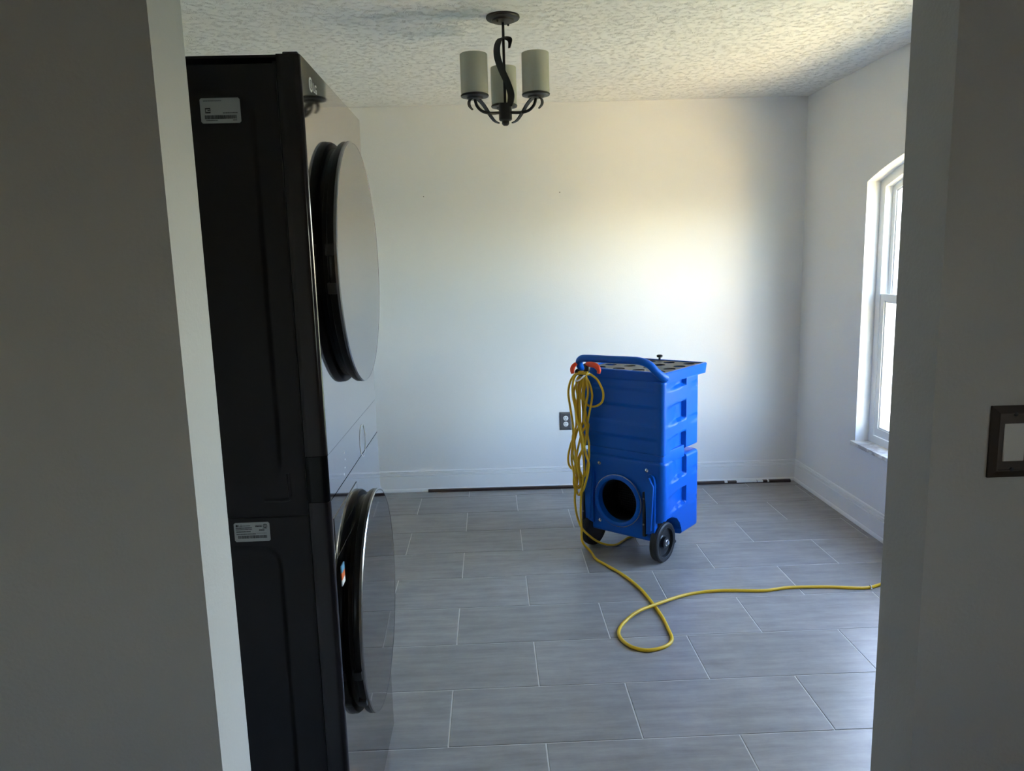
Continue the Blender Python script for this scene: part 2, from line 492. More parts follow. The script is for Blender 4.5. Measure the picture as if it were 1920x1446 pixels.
# baseboards with stepped cap and shoe moulding
BP = [(0, 0), (0.018, 0), (0.0180, 0.010), (0.0155, 0.018), (0.012, 0.022), (0.0115, 0.104), (0.0105, 0.1050), (0.0045, 0.1072), (0.0105, 0.1098),
      (0.0108, 0.126), (0.0040, 0.1278), (0.0085, 0.1310), (0.0080, 0.137), (0.0050, 0.141), (0, 0.142)]
def baseboard(name, p0, p1, nrm, parent=None):
    b_ = bmesh.new(); rings = []
    for p in (p0, p1):
        rings.append([b_.verts.new((p[0] + nrm[0] * d, p[1] + nrm[1] * d, z)) for d, z in BP])
    for i in range(len(BP)):
        j = (i + 1) % len(BP); b_.faces.new((rings[0][i], rings[0][j], rings[1][j], rings[1][i]))
    b_.faces.new(rings[0]); b_.faces.new(rings[1])
    return struct(obj(name, b_, 'trim_white'))
baseboard('baseboard_back', (-1.35, yb(-1.35)), (XR, yb(XR)), (-0.015, -1.0))
baseboard('baseboard_right', (XR, YF1), (XR, yb(XR)), (-1.0, 0))
baseboard('baseboard_left', (-1.35, YF1), (-1.35, yb(-1.35)), (1.0, 0))

# ------------------------------------------------------------------ window
win = struct(empty('window_1', (XR, WC, WZ0)))
win['label'] = 'white vinyl double-hung window with arched head set in deep reveal'
def arch_loop(ins, zb, zt=None):
    pts = [(WY0 + ins, zb)]
    ys = [WY0 + ins + (WY1 - WY0 - 2 * ins) * i / NA for i in range(NA + 1)]
    pts += [(y, (arch(y, ins) if zt is None else zt)) for y in ys]
    pts.append((WY1 - ins, zb))
    return pts
def ring_part(name, mat, lo, li, x0, x1, parent):
    b_ = bmesh.new(); n_ = len(lo)
    V = [[b_.verts.new((x - XR, p[0] - WC, p[1] - WZ0)) for p in lp] for lp in (lo, li) for x in (x0, x1)]
    o0, o1, i0, i1 = V
    for i in range(n_):
        j = (i + 1) % n_
        for a, b2 in ((o0, o1), (i0, i1), (o0, i0), (o1, i1)): b_.faces.new((a[i], a[j], b2[j], b2[i]))
    return obj(name, b_, mat, parent, smooth=True, angle=30)
ring_part('frame', 'vinyl_white', arch_loop(0.0, WZ0), arch_loop(0.048, WZ0 + 0.040), XR + 0.073, XR + 0.185, win)
us = ring_part('upper_sash', 'vinyl_white', arch_loop(0.048, 1.215), arch_loop(0.080, 1.250), XR + 0.112, XR + 0.140, win)
ring_part('glazing_bead', 'vinyl_white', arch_loop(0.080, 1.250), arch_loop(0.088, 1.258), XR + 0.118, XR + 0.134, us)
b_ = bmesh.new(); prism(b_, [(y - WC, z - WZ0) for y, z in arch_loop(0.087, 1.257)], 'x', 0.125, 0.129); obj('pane', b_, 'window_glass', us)
ls = ring_part('lower_sash', 'vinyl_white', arch_loop(0.0525, WZ0 + 0.044, 1.262), arch_loop(0.086, WZ0 + 0.085, 1.226), XR + 0.076, XR + 0.104, win)
ring_part('glazing_bead', 'vinyl_white', arch_loop(0.086, WZ0 + 0.085, 1.226), arch_loop(0.095, WZ0 + 0.094, 1.217), XR + 0.082, XR + 0.098, ls)
b_ = bmesh.new(); prism(b_, [(y - WC, z - WZ0) for y, z in arch_loop(0.094, WZ0 + 0.093, 1.218)], 'x', 0.088, 0.092); obj('pane', b_, 'window_glass', ls)
box('sash_lock', 'vinyl_white', ls, 0.074, 0.100, -0.03, 0.03, 1.262 - WZ0, 1.275 - WZ0, 0.003)
b_ = bmesh.new(); bx(b_, -0.022, 0.20, -WH - 0.018, WH + 0.018, -0.022, 0.0, 0.003)
obj('sill', b_, 'marble_sill', win, smooth=True, label='grey veined marble sill')

# ------------------------------------------------------------------ stacked washer dryer
TX0, TX1, TY0, TY1, TZ = -1.12, -0.35, 1.53, 2.216, 1.883
tower = tag(empty('laundry_tower', (-0.735, 1.873, 0)), 'tall black steel stacked washer and dryer tower with two round doors', 'washer dryer')
TO = Vector((-0.735, 1.873, 0))
def tw(name, bm, mat, parent=None, smooth=False, angle=40, label=None):
    bmesh.ops.translate(bm, verts=bm.verts, vec=-TO)
    return obj(name, bm, mat, parent or tower, smooth, angle, label)
def side_panel(name, x0, x1, z0, z1, px0, px1, pz0, pz1):
    """cabinet box whose camera-side face carries a shallow pressed panel"""
    b_ = bmesh.new(); nx, nz = 46, 80
    def press(x, z):
        rc = 0.045
        qx = max(px0 + rc - x, x - (px1 - rc), 0.0); qz = max(pz0 + rc - z, z - (pz1 - rc), 0.0)
        d = rc - math.hypot(qx, qz)
        if qx == 0 and qz == 0: d = min(x - px0, px1 - x, z - pz0, pz1 - z)
        return 0.005 * sstep(-0.004, 0.010, d) + 0.003 * sstep(-0.035, -0.002, d) * (1 - sstep(-0.002, 0.0, d)) * 0.0
    xs = sorted(set([x0 + (x1 - x0) * i / nx for i in range(nx + 1)] + [px1 - 0.02 + 0.002 * i for i in range(18)]))
    zs = sorted(set([z0 + (z1 - z0) * i / nz for i in range(nz + 1)] + [pz1 - 0.02 + 0.0025 * i for i in range(14)]))
    xs = [x for x in xs if x0 <= x <= x1]; zs = [z for z in zs if z0 <= z <= z1]
    def face_y(x, z):
        e = 0.003 * (1 - sstep(0, 0.003, min(x1 - x, z1 - z, z - z0)))
        return TY0 + press(x, z) + e * 0.5
    G = [[b_.verts.new((x, face_y(x, z), z)) for z in zs] for x in xs]
    for i in range(len(xs) - 1):
        for j in range(len(zs) - 1): b_.faces.new((G[i][j], G[i + 1][j], G[i + 1][j + 1], G[i][j + 1]))
    Bk = {}
    def back(i, j):
        if (i, j) not in Bk: Bk[(i, j)] = b_.verts.new((xs[i], TY1, zs[j]))
        return Bk[(i, j)]
    n_, m_ = len(xs) - 1, len(zs) - 1
    for i in range(n_):
        b_.faces.new((G[i][0], G[i + 1][0], back(i + 1, 0), back(i, 0))); b_.faces.new((G[i][m_], G[i + 1][m_], back(i + 1, m_), back(i, m_)))
    for j in range(m_):
        b_.faces.new((G[0][j], G[0][j + 1], back(0, j + 1), back(0, j))); b_.faces.new((G[n_][j], G[n_][j + 1], back(n_, j + 1), back(n_, j)))
    loop = [back(i, 0) for i in range(n_)] + [back(n_, j) for j in range(m_)] + [back(i, m_) for i in range(n_, 0, -1)] + [back(0, j) for j in range(m_, 0, -1)]
    b_.faces.new(loop)
    return b_
dc = tw('dryer_cabinet', side_panel('d', TX0, -0.3985, 0.9595, TZ - 0.006, -1.05, -0.446, 1.035, 1.818), 'tower_side', smooth=True, angle=50)
wc = tw('washer_cabinet', side_panel('w', TX0, -0.3985, 0.025, 0.9555, -1.05, -0.462, 0.09, 0.893), 'tower_side', smooth=True, angle=50)
# pressed L-shaped guide on the dryer side
b_ = bmesh.new(); tube(b_, spline([(-0.434, TY0 + 0.0015, 1.052), (-0.433, TY0 + 0.0015, 1.02), (-0.434, TY0 + 0.0015, 0.999), (-0.446, TY0 + 0.0015, 0.994), (-0.487, TY0 + 0.0015, 0.995)], 6), 0.0045, 8)
tw('pressed_rib', b_, 'tower_side', dc, True)
# joint gasket between the two cabinets, and the dark seam behind the bezels
b_ = bmesh.new(); bx(b_, TX0 + 0.01, -0.40, TY0 + 0.008, TY1 - 0.008, 0.955, 0.960); bx(b_, -0.404, -0.392, TY0 + 0.005, TY1 - 0.005, 0.03, TZ - 0.012)
tw('seam_gasket', b_, 'black_plastic')
# front bezels (rounded vertical edges)
def bezel(name, z0, z1, mat, fmat, x1=TX1):
    b_ = bmesh.new(); rc = 0.011; P = [(-0.3955, TY0), (x1 - rc, TY0)]
    for i in range(1, 12): a = -math.pi / 2 + math.pi / 2 * i / 12; P.append((x1 - rc + rc * math.cos(a), TY0 + rc + rc * math.sin(a)))
    for i in range(0, 9): a = math.pi / 2 * i / 8; P.append((x1 - rc + rc * math.cos(a), TY1 - rc + rc * math.sin(a)))
    P.append((-0.3955, TY1))
    prism(b_, P, 'z', z0, z1)
    o = tw(name, b_, mat)
    o.data.materials.append(MATS[fmat])
    for f in o.data.polygons:
        if f.normal.x > 0.985: f.material_index = 1
    return o
dfp = bezel('dryer_front', 1.086, TZ, 'tower_bezel', 'tower_front')
cp = bezel('control_panel', 0.9865, 1.0845, 'tower_gloss', 'tower_front', TX1 - 0.0008)
wf = bezel('washer_front', 0.025, 0.9850, 'tower_bezel', 'tower_front')
b_ = bmesh.new(); bx(b_, -0.384, -0.355, TY0 + 0.004, TY1 - 0.004, TZ, TZ + 0.005, 0.002); tw('top_cap', b_, 'black_plastic', dfp, True)
b_ = bmesh.new(); bx(b_, TX0, -0.39, TY0 + 0.003, TY1 - 0.003, TZ - 0.006, TZ, 0.002); tw('top_panel', b_, 'tower_side', dc, True)
for fx in (-1.05, -0.45):
    for fy in (TY0 + 0.07, TY1 - 0.07):
        b_ = bmesh.new(); lathe(b_, [(0.022, 0.0), (0.024, 0.006), (0.014, 0.012), (0.012, 0.03)], 20, T((fx, fy, 0))); tw('foot', b_, 'rubber', wc, True)
# round doors
MX = T((TX1, 1.873, 0)) @ RY90     # lathe z axis -> +X
def door(name, zc, yc, R, steel_label):
    M_ = T((TX1, yc, zc)) @ RY90
    b_ = bmesh.new(); lathe(b_, [(R - 0.06, 0.0), (R - 0.016, 0.0), (R - 0.016, 0.0095), (R - 0.06, 0.0095)], 96, M_)
    tw('door_surround', b_, 'door_rim', None, True)
    b_ = bmesh.new()
    lathe(b_, [(0.0, 0.009), (R - 0.012, 0.0095), (R - 0.003, 0.012), (R, 0.017), (R, 0.0265)], 96, M_)
    d_ = tw(name, b_, 'door_rim', None, True, label=steel_label)
    b_ = bmesh.new(); lathe(b_, [(R - 0.001, 0.0260), (R + 0.0008, 0.0270), (R + 0.0006, 0.0325), (R - 0.0022, 0.0345), (R - 0.0042, 0.0340)], 96, M_, cap=False)
    tw('trim_ring', b_, 'steel_rim', d_, True)
    b_ = bmesh.new(); lathe(b_, [(R - 0.004, 0.0300), (R - 0.0041, 0.0338), (R * 0.8, 0.0344), (R * 0.5, 0.0350), (R * .25, 0.0352), (0, 0.0353)], 96, M_)
    tw('glass', b_, 'door_glass', d_, True)
    return d_
dd = door('dryer_door', 1.482, 1.895, 0.291, 'round dark mirror-like door')
wd = door('washer_door', 0.604, 1.895, 0.287, 'round dark glass door')
for par, zc, a_ in ((dd, 1.482, (174, 190)), (wd, 0.604, (193, 213))):
    for ang in a_:
        a = math.radians(ang)
        b_ = bmesh.new(); bx(b_, -0.012, 0.012, -0.007, 0.006, 0.008, 0.027, 0.002)
        bmesh.ops.transform(b_, verts=b_.verts, matrix=T((TX1, 1.895, zc)) @ Matrix.Rotation(a - math.pi, 4, 'X') @ T((0, -0.287, 0)) @ Matrix(((0, 0, 1, 0), (0, 1, 0, 0), (1, 0, 0, 0), (0, 0, 0, 1))))
        tw('latch_block', b_, 'black_plastic', par, True)
# control ring, small indicator marks, dispenser drawer and stickers on the front
b_ = bmesh.new(); lathe(b_, [(0.0410, 0.0), (0.0410, 0.0012), (0.0428, 0.0012), (0.0428, 0.0)], 64, T((TX1 - 0.0008, 1.957, 1.018)) @ RY90, cap=False); tw('dial_ring', b_, 'logo_silver', cp, True)
for yy, zz, hh in ((1.707, 1.048, 0.010), (1.712, 1.030, 0.006), (1.705, 1.012, 0.004), (1.69, 1.000, 0.009)):
    b_ = bmesh.new(); bx(b_, TX1 - 0.0009, TX1 - 0.0003, yy, yy + 0.006, zz - hh / 4, zz + hh / 4); tw('indicator_mark', b_, 'logo_silver', cp)
b_ = bmesh.new(); bx(b_, TX1 - 0.004, TX1 + 0.0012, 1.552, 1.829, 0.852, 0.9405)
dr = tw('detergent_drawer', b_, 'tower_front', wf)
b_ = bmesh.new()
for q in ((1.5505, 1.8305, 0.9405, 0.9418), (1.8290, 1.8305, 0.8505, 0.9418), (1.5505, 1.8305, 0.8505, 0.852)): bx(b_, TX1 - 0.001, TX1 + 0.0014, *q)
tw('drawer_gap', b_, 'steel_rim', wf)
b_ = bmesh.new(); prism(b_, [(1.602, 0.893), (1.788, 0.893), (1.788, 0.868), (1.602, 0.868)], 'x', TX1 + 0.0008, TX1 + 0.0016); tw('drawer_pull', b_, 'tower_gloss', wf)
for (z0, z1, mt) in ((0.800, 0.816, 'blue_print'), (0.784, 0.800, 'orange_print'), (0.770, 0.784, 'paper_white')):
    b_ = bmesh.new(); bx(b_, TX1, TX1 + 0.0012, 1.590, 1.622, z0, z1); tw('sticker', b_, mt, wf)
def text_mesh(s, size):
    cu_ = bpy.data.curves.new('t', 'FONT'); cu_.body = s; cu_.size = size; cu_.extrude = 0.0004; cu_.resolution_u = 3
    to = bpy.data.objects.new('t', cu_); COL.objects.link(to)
    me = bpy.data.meshes.new_from_object(to.evaluated_get(bpy.context.evaluated_depsgraph_get()))
    bpy.data.objects.remove(to); b2 = bmesh.new(); b2.from_mesh(me); bpy.data.meshes.remove(me)
    return b2
MF = Matrix(((0, 0, 1, 0), (1, 0, 0, 0), (0, 1, 0, 0), (0, 0, 0, 1)))     # text x->Y, y->Z, facing +X
MS = Matrix(((1, 0, 0, 0), (0, 0, -1, 0), (0, 1, 0, 0), (0, 0, 0, 1)))    # text x->X, y->Z, facing -Y
b_ = text_mesh('LG', 0.026); bmesh.ops.transform(b_, verts=b_.verts, matrix=T((TX1 + 0.0004, 1.632, 1.8345)) @ MF); tw('logo_letters', b_, 'logo_silver', dfp)
b_ = bmesh.new(); lathe(b_, [(0.0145, 0), (0.0145, 0.0008), (0, 0.0008)], 32, T((TX1, 1.610, 1.8435)) @ RY90); lg = tw('logo_disc', b_, 'logo_silver', dfp)
b_ = bmesh.new(); lathe(b_, [(0.0095, 0.0007), (0.0095, 0.0012), (0.0080, 0.0012), (0.0080, 0.0007)], 24, T((TX1, 1.610, 1.8435)) @ RY90, cap=False); bx(b_, TX1 + 0.0008, TX1 + 0.0012, 1.6085, 1.6100, 1.838, 1.850); tw('logo_mark', b_, 'tower_gloss', lg)
# rating labels on the side
def rating(x0, x1, z0, z1, kind, dz):
    yq = TY0 + dz
    b_ = bmesh.new(); prism(b_, [(x0 + 0.003, z0), (x1 - 0.003, z0), (x1, z0 + 0.003), (x1, z1 - 0.003), (x1 - 0.003, z1), (x0 + 0.003, z1), (x0, z1 - 0.003), (x0, z0 + 0.003)], 'y', yq - 0.0008, yq + 0.0004)
    lb = tw('rating_label', b_, 'sticker_white', dc if kind == 1 else wc, label='white printed rating label')
    b_ = bmesh.new(); W_, H_ = x1 - x0, z1 - z0
    def bar(u0, u1, v0, v1): bx(b_, x0 + W_ * u0, x0 + W_ * u1, yq - 0.0012, yq - 0.0007, z0 + H_ * v0, z0 + H_ * v1)
    rnd = random.Random(5 + kind)
    u = 0.10
    while u < 0.90:
        w_ = rnd.choice((0.005, 0.008, 0.012)); bar(u, u + w_, 0.17, 0.32); u += w_ + rnd.choice((0.005, 0.007, 0.010))
    def line(u0, u1, v, h=0.028):
        u_ = u0
        while u_ < u1:
            w_ = min(rnd.uniform(0.008, 0.016), u1 - u_); bar(u_, u_ + w_, v, v + h); u_ += w_ + rnd.uniform(0.003, 0.008)
    if kind == 1:
        line(0.09, 0.54, 0.87); line(0.56, 0.93, 0.385, 0.034); line(0.13, 0.42, 0.10, 0.03); line(0.80, 0.90, 0.10, 0.03)
        bar(0.12, 0.25, 0.56, 0.61); bar(0.12, 0.135, 0.40, 0.61); bar(0.235, 0.25, 0.48, 0.61); bar(0.14, 0.25, 0.40, 0.45); bar(0.18, 0.23, 0.49, 0.52)
    else:
        line(0.22, 0.46, 0.815, 0.03); line(0.05, 0.50, 0.70, 0.05); line(0.05, 0.50, 0.62, 0.04); line(0.06, 0.46, 0.50, 0.05); line(0.06, 0.60, 0.38, 0.04)
        line(0.60, 0.78, 0.83, 0.03); line(0.60, 0.78, 0.76, 0.05); line(0.70, 0.85, 0.56, 0.06); line(0.62, 0.90, 0.42, 0.02); line(0.80, 0.92, 0.66, 0.02)
    tw('print', b_, 'ink', lb)
    if kind == 2:
        b_ = text_mesh('LG', 0.0062); bmesh.ops.transform(b_, verts=b_.verts, matrix=T((x0 + W_ * 0.13, yq - 0.001, z0 + H_ * 0.795)) @ MS); tw('brand_letters', b_, 'ink', lb)
        b_ = bmesh.new(); lathe(b_, [(0.0024, 0), (0.0024, 0.0005), (0, 0.0005)], 20, T((x0 + W_ * 0.085, yq - 0.0007, z0 + H_ * 0.845)) @ RX90); tw('brand_dot', b_, 'ink', lb)
        b_ = bmesh.new(); lathe(b_, [(0.0046, 0), (0.0046, 0.0005), (0.0034, 0.0005), (0.0034, 0)], 24, T((x0 + W_ * 0.875, yq - 0.0007, z0 + H_ * 0.80)) @ RX90, cap=False); bx(b_, x0 + W_ * 0.865, x0 + W_ * 0.885, yq - 0.0012, yq - 0.0007, z0 + H_ * 0.72, z0 + H_ * 0.87); tw('approval_mark', b_, 'ink', lb)
rating(-0.549, -0.472, 1.7585, 1.8055, 1, 0.005)
rating(-0.556, -0.481, 0.9055, 0.9475, 2, 0.0002)

# ------------------------------------------------------------------ chandelier
CX, CY = 0.088, 3.151
ch = tag(empty('chandelier', (CX, CY, ZC)), 'three-light dark bronze chandelier with frosted glass cylinder shades hanging from ceiling', 'chandelier')
def cw(name, bm, mat, parent=None, smooth=True, angle=40, label=None):
    return obj(name, bm, mat, parent or ch, smooth, angle, label)
b_ = bmesh.new(); lathe(b_, [(0.066, 0.0), (0.067, -0.006), (0.064, -0.011), (0.046, -0.014), (0.043, -0.020), (0.020, -0.023), (0, -0.023)], 48); cn = cw('canopy', b_, 'bronze_black')
for a in (0.9, 0.9 + math.pi):
    b_ = bmesh.new(); lathe(b_, [(0.0045, -0.012), (0.0045, -0.026), (0.002, -0.029), (0, -0.029)], 12, T((0.035 * math.cos(a), 0.035 * math.sin(a), 0))); cw('canopy_screw', b_, 'bronze_black', cn)
b_ = bmesh.new(); lathe(b_, [(0.0055, -0.02), (0.0055, -0.345)], 16); cw('stem', b_, 'bronze_black')
b_ = bmesh.new(); lathe(b_, [(0, -0.330), (0.026, -0.331), (0.0265, -0.335), (0.0265, -0.392), (0.022, -0.396), (0.015, -0.397), (0.015, -0.408), (0.009, -0.415), (0, -0.416)], 32); cw('hub', b_, 'bronze_black')
b_ = bmesh.new()
sp = spline([(0.022, -0.012, -0.122), (0.026, -0.012, -0.095), (0.012, -0.012, -0.084), (-0.012, -0.012, -0.086), (-0.026, -0.013, -0.115), (-0.026, -0.014, -0.155), (-0.012, -0.014, -0.200), (0.010, -0.014, -0.250), (0.024, -0.014, -0.295), (0.022, -0.013, -0.325), (0.016, -0.012, -0.345)], 8)
ribbon(b_, sp, (0.70, -0.71, 0.0), lambda t: 0.010 + 0.024 * sstep(0, 0.2, t), 0.0035)
cw('scroll', b_, 'bronze_black', angle=50)
RA = 0.139
for k, ang in enumerate((90, 210, 330)):
    a = math.radians(ang); dx, dy = math.cos(a), math.sin(a)
    P = lambda r_, z: (dx * r_, dy * r_, z)
    b_ = bmesh.new(); tube(b_, spline([P(0.02, -0.366), P(0.07, -0.372), P(0.105, -0.368), P(0.128, -0.352), P(0.137, -0.332), P(RA, -0.318)], 8), 0.0060, 10)
    ar = cw('arm', b_, 'bronze_black')
    b_ = bmesh.new()
    lf = spline([P(0.030, -0.408), P(0.052, -0.400), P(0.075, -0.376), P(0.098, -0.346), P(0.122, -0.326), P(0.148, -0.322), P(0.164, -0.334), P(0.164, -0.352), P(0.150, -0.366)], 8)
    ribbon(b_, lf, (-dy, dx, 0), lambda t: 0.002 + 0.024 * math.sin(math.pi * min(1, 0.06 + t * 0.9)) ** 0.6, 0.003)
    cw('leaf', b_, 'bronze_black', ar, angle=50)
    M_ = T((dx * RA, dy * RA, 0))
    b_ = bmesh.new(); lathe(b_, [(0.0, -0.327), (0.030, -0.324), (0.034, -0.319), (0.054, -0.316), (0.0555, -0.311), (0.053, -0.308), (0.0, -0.308)], 40, M_); cw('shade_holder', b_, 'bronze_black', ar)
    b_ = bmesh.new(); lathe(b_, [(0.0515, -0.308), (0.0535, -0.306), (0.0535, -0.160), (0.0525, -0.158), (0.0500, -0.158), (0.0500, -0.306)], 48, M_, cap=False); cw('shade', b_, 'frosted_glass', None, label='frosted glass cylinder shade')
    b_ = bmesh.new(); lathe(b_, [(0.016, -0.308), (0.016, -0.255), (0.013, -0.25), (0.014, -0.24), (0.024, -0.215), (0.026, -0.2), (0.018, -0.182), (0, -0.178)], 20, M_); cw('bulb', b_, 'paper_white', ar)

# ------------------------------------------------------------------ blue dehumidifier
DYAW = -0.72
DH = empty('dehumidifier', (0.6235, 3.5745, 0), DYAW)
tag(DH, 'blue plastic portable dehumidifier on black wheels with round duct outlet', 'dehumidifier')
HW = 0.253
def band(z, a, b, s=0.006): return sstep(a - s, a + s, z) * (1 - sstep(b - s, b + s, z))
def disp_up(x, y, nx, ny, z):
    D_ = 0.372; v = y / D_
    lift = 0.010 * sstep(0.1, 0.62, v)
    def msk(zz): return band(zz, 0.858, 0.95) + band(zz, 0.690, 0.776) + band(zz, 0.40, 0.620)
    if abs(nx) > 0.9:
        d = 0.024 * sstep(0.02, 0.50, v) * (1 - sstep(0.605, 0.625, v)) * msk(z - lift)
        d += 0.006 * sstep(0.66, 1.0, v) * (band(z, 0.835, 0.868) + band(z, 0.665, 0.70))
        x -= math.copysign(d, nx)
    if ny < -0.9:
        y += 0.009 * msk(z) * (1 - sstep(0.36, 0.44, abs(x) / 0.480))
    return x, y
b_ = bmesh.new(); loft(b_, 0.474, 0.372, 0.022, 0.543, 0.905, 0.010, 0.0065, disp_up)
ub = obj('upper_body', b_, 'blue_plastic', DH, True, 55)
b_ = bmesh.new(); loft(b_, 0.428, 0.235, 0.02, 0.500, 0.560, 0.003, 0.03, y0=0.012); bmesh.ops.translate(b_, verts=b_.verts, vec=(0.014, 0, 0)); obj('neck', b_, 'blue_plastic', DH, True)
def disp_lo(x, y, nx, ny, z):
    D_ = 0.378; v = y / D_
    if abs(nx) > 0.9:
        lift = 0.016 * sstep(0.1, 0.62, v)
        mk = band(z - lift, 0.400, 0.60) + band(z - lift, 0.252, 0.332)
        d = 0.022 * sstep(0.06, 0.50, v) * (1 - sstep(0.605, 0.625, v)) * mk
        d += 0.006 * sstep(0.66, 1.0, v) * (band(z, 0.395, 0.43) + band(z, 0.245, 0.28))
        x -= math.copysign(d, nx)
    dist = math.hypot(y - 0.060, z - 0.100)
    a = 1 - sstep(0.120, 0.127, dist)
    if abs(x) > 0.166: x = math.copysign(abs(x) - a * (abs(x) - 0.166), x)
    return x, y
b_ = bmesh.new(); loft(b_, 0.480, 0.378, 0.030, 0.108, 0.514, 0.016, 0.0065, disp_lo)
lb = obj('lower_body', b_, 'blue_plastic', DH, True, 55)
FC = (-0.010, 0.290)
b_ = bmesh.new(); lathe(b_, [(0.110, -0.1), (0.110, 0.21)], 64, T((FC[0], 0.1, FC[1])) @ RX90)
ct = obj('cutter', b_, 'black_plastic', DH)
bpy.context.view_layer.update()
cut(lb, ct)
lb.data.polygons.foreach_set('use_smooth', [True] * len(lb.data.polygons)); lb.data.set_sharp_from_angle(angle=math.radians(50))
MFd = T((FC[0], 0, FC[1])) @ RX90      # lathe +z -> local -y (towards the viewer)
b_ = bmesh.new(); lathe(b_, [(0.132, -0.004), (0.132, 0.016), (0.130, 0.021), (0.124, 0.024), (0.115, 0.023), (0.110, 0.019), (0.1095, -0.02)], 72, MFd, cap=False)
dk = obj('duct_collar', b_, 'blue_plastic', DH, True)
b_ = bmesh.new(); lathe(b_, [(0.1318, 0.012), (0.1350, 0.0125), (0.1350, 0.0145), (0.1318, 0.0150)], 72, MFd, cap=False); obj('collar_rim', b_, 'steel_rim', dk, True)
b_ = bmesh.new(); lathe(b_, [(0.1092, -0.018), (0.1085, -0.17), (0.0, -0.17)], 64, MFd, cap=False); obj('duct_liner', b_, 'black_plastic', dk, True)
b_ = bmesh.new()
for i in range(15):
    zz = -0.09 + i * 0.0128; hw_ = math.sqrt(max(0.0, 0.106 ** 2 - zz ** 2))
    bx(b_, FC[0] - hw_, FC[0] + hw_, 0.140, 0.143, FC[1] + zz - 0.0012, FC[1] + zz + 0.0012)
for i in range(15):
    xx = -0.09 + i * 0.0128; hw_ = math.sqrt(max(0.0, 0.106 ** 2 - xx ** 2))
    bx(b_, FC[0] + xx - 0.0012, FC[0] + xx + 0.0012, 0.1405, 0.1435, FC[1] - hw_, FC[1] + hw_)
obj('fan_grille', b_, 'black_plastic', dk)
for sx, sz in ((-0.124, 0.465), (0.146, 0.468), (-0.124, 0.164)):
    b_ = bmesh.new(); lathe(b_, [(0.0095, -0.002), (0.0095, 0.0015), (0.0060, 0.0035), (0.0055, 0.006), (0.002, 0.007), (0, 0.0055)], 20, T((sx, 0, sz)) @ RX90); obj('screw', b_, 'chrome', lb, True)
for s, (fx, sx) in ((1, (0.175, 0.141)), (-1, (-0.178, -0.212))):
    b_ = bmesh.new()
    pr = [(fx - 0.024, 0.150), (fx + 0.024, 0.165)] if s > 0 else [(fx - 0.024, 0.165), (fx + 0.024, 0.150)]
    poly = pr + [(fx + 0.024, 0.40), (fx + 0.022, 0.425), (fx + 0.014, 0.445), (fx, 0.455), (fx - 0.014, 0.450), (fx - 0.022, 0.430), (fx - 0.024, 0.40)]
    prism(b_, poly, 'y', 0.012, -0.030)
    es = [e for e in b_.edges if all(abs(v.co.y + 0.030) < 1e-6 for v in e.verts)]
    bmesh.ops.bevel(b_, geom=es, offset=0.014, segments=4, affect='EDGES')
    fn = obj('front_fin', b_, 'blue_plastic', lb, True, 50)
    b_ = bmesh.new(); bx(b_, sx - 0.006, sx + 0.009, -0.022, 0.010, 0.138, 0.362 if s > 0 else 0.34, 0.002); obj('edge_guard', b_, 'rubber', lb, True)
    for zz in (0.20, 0.33):
        b_ = bmesh.new(); lathe(b_, [(0.005, 0), (0.005, 0.003), (0, 0.004)], 12, T((sx + 0.001, -0.021, zz)) @ RX90); obj('guard_screw', b_, 'pewter_plate', lb, True)
# rear feet that stand on the floor
for s_x in (-0.12, 0.12):
    b_ = bmesh.new(); lathe(b_, [(0.022, 0.0), (0.025, 0.008), (0.018, 0.020), (0.016, 0.118)], 20, T((s_x, 0.31, 0))); obj('foot', b_, 'rubber', DH, True)
# wheels
b_ = bmesh.new(); lathe(b_, [(0.008, -0.222), (0.008, 0.222)], 16, T((0, 0.060, 0.100)) @ RY90); obj('axle', b_, 'chrome', DH, True)
for s in (1, -1):
    M_ = T((s * 0.178, 0.060, 0.100)) @ Matrix.Rotation(math.radians(90 * s), 4, 'Y')
    b_ = bmesh.new(); lathe(b_, [(0.072, 0.004), (0.078, 0.004), (0.092, 0.002), (0.098, 0.006), (0.100, 0.012), (0.1, 0.020), (0.0985, 0.022), (0.1, 0.024), (0.1, 0.032), (0.0985, 0.034), (0.098, 0.040), (0.092, 0.045), (0.080, 0.046), (0.076, 0.044), (0.072, 0.040)], 64, M_, cap=False)
    wh = obj('wheel', b_, 'rubber', DH, True, 35)
    b_ = bmesh.new(); lathe(b_, [(0.0, 0.006), (0.074, 0.006), (0.0745, 0.0445), (0.0715, 0.0445), (0.068, 0.030), (0.034, 0.024), (0.030, 0.028), (0.028, 0.044), (0.020, 0.046), (0.0, 0.046)], 56, M_); obj('wheel_rim', b_, 'wheel_plastic', wh, True, 35)
    b_ = bmesh.new(); lathe(b_, [(0.0175, 0.0455), (0.0175, 0.049), (0.0110, 0.0495), (0.0105, 0.056), (0.005, 0.057), (0.0, 0.0545)], 24, M_); obj('axle_bolt', b_, 'chrome', wh, True)
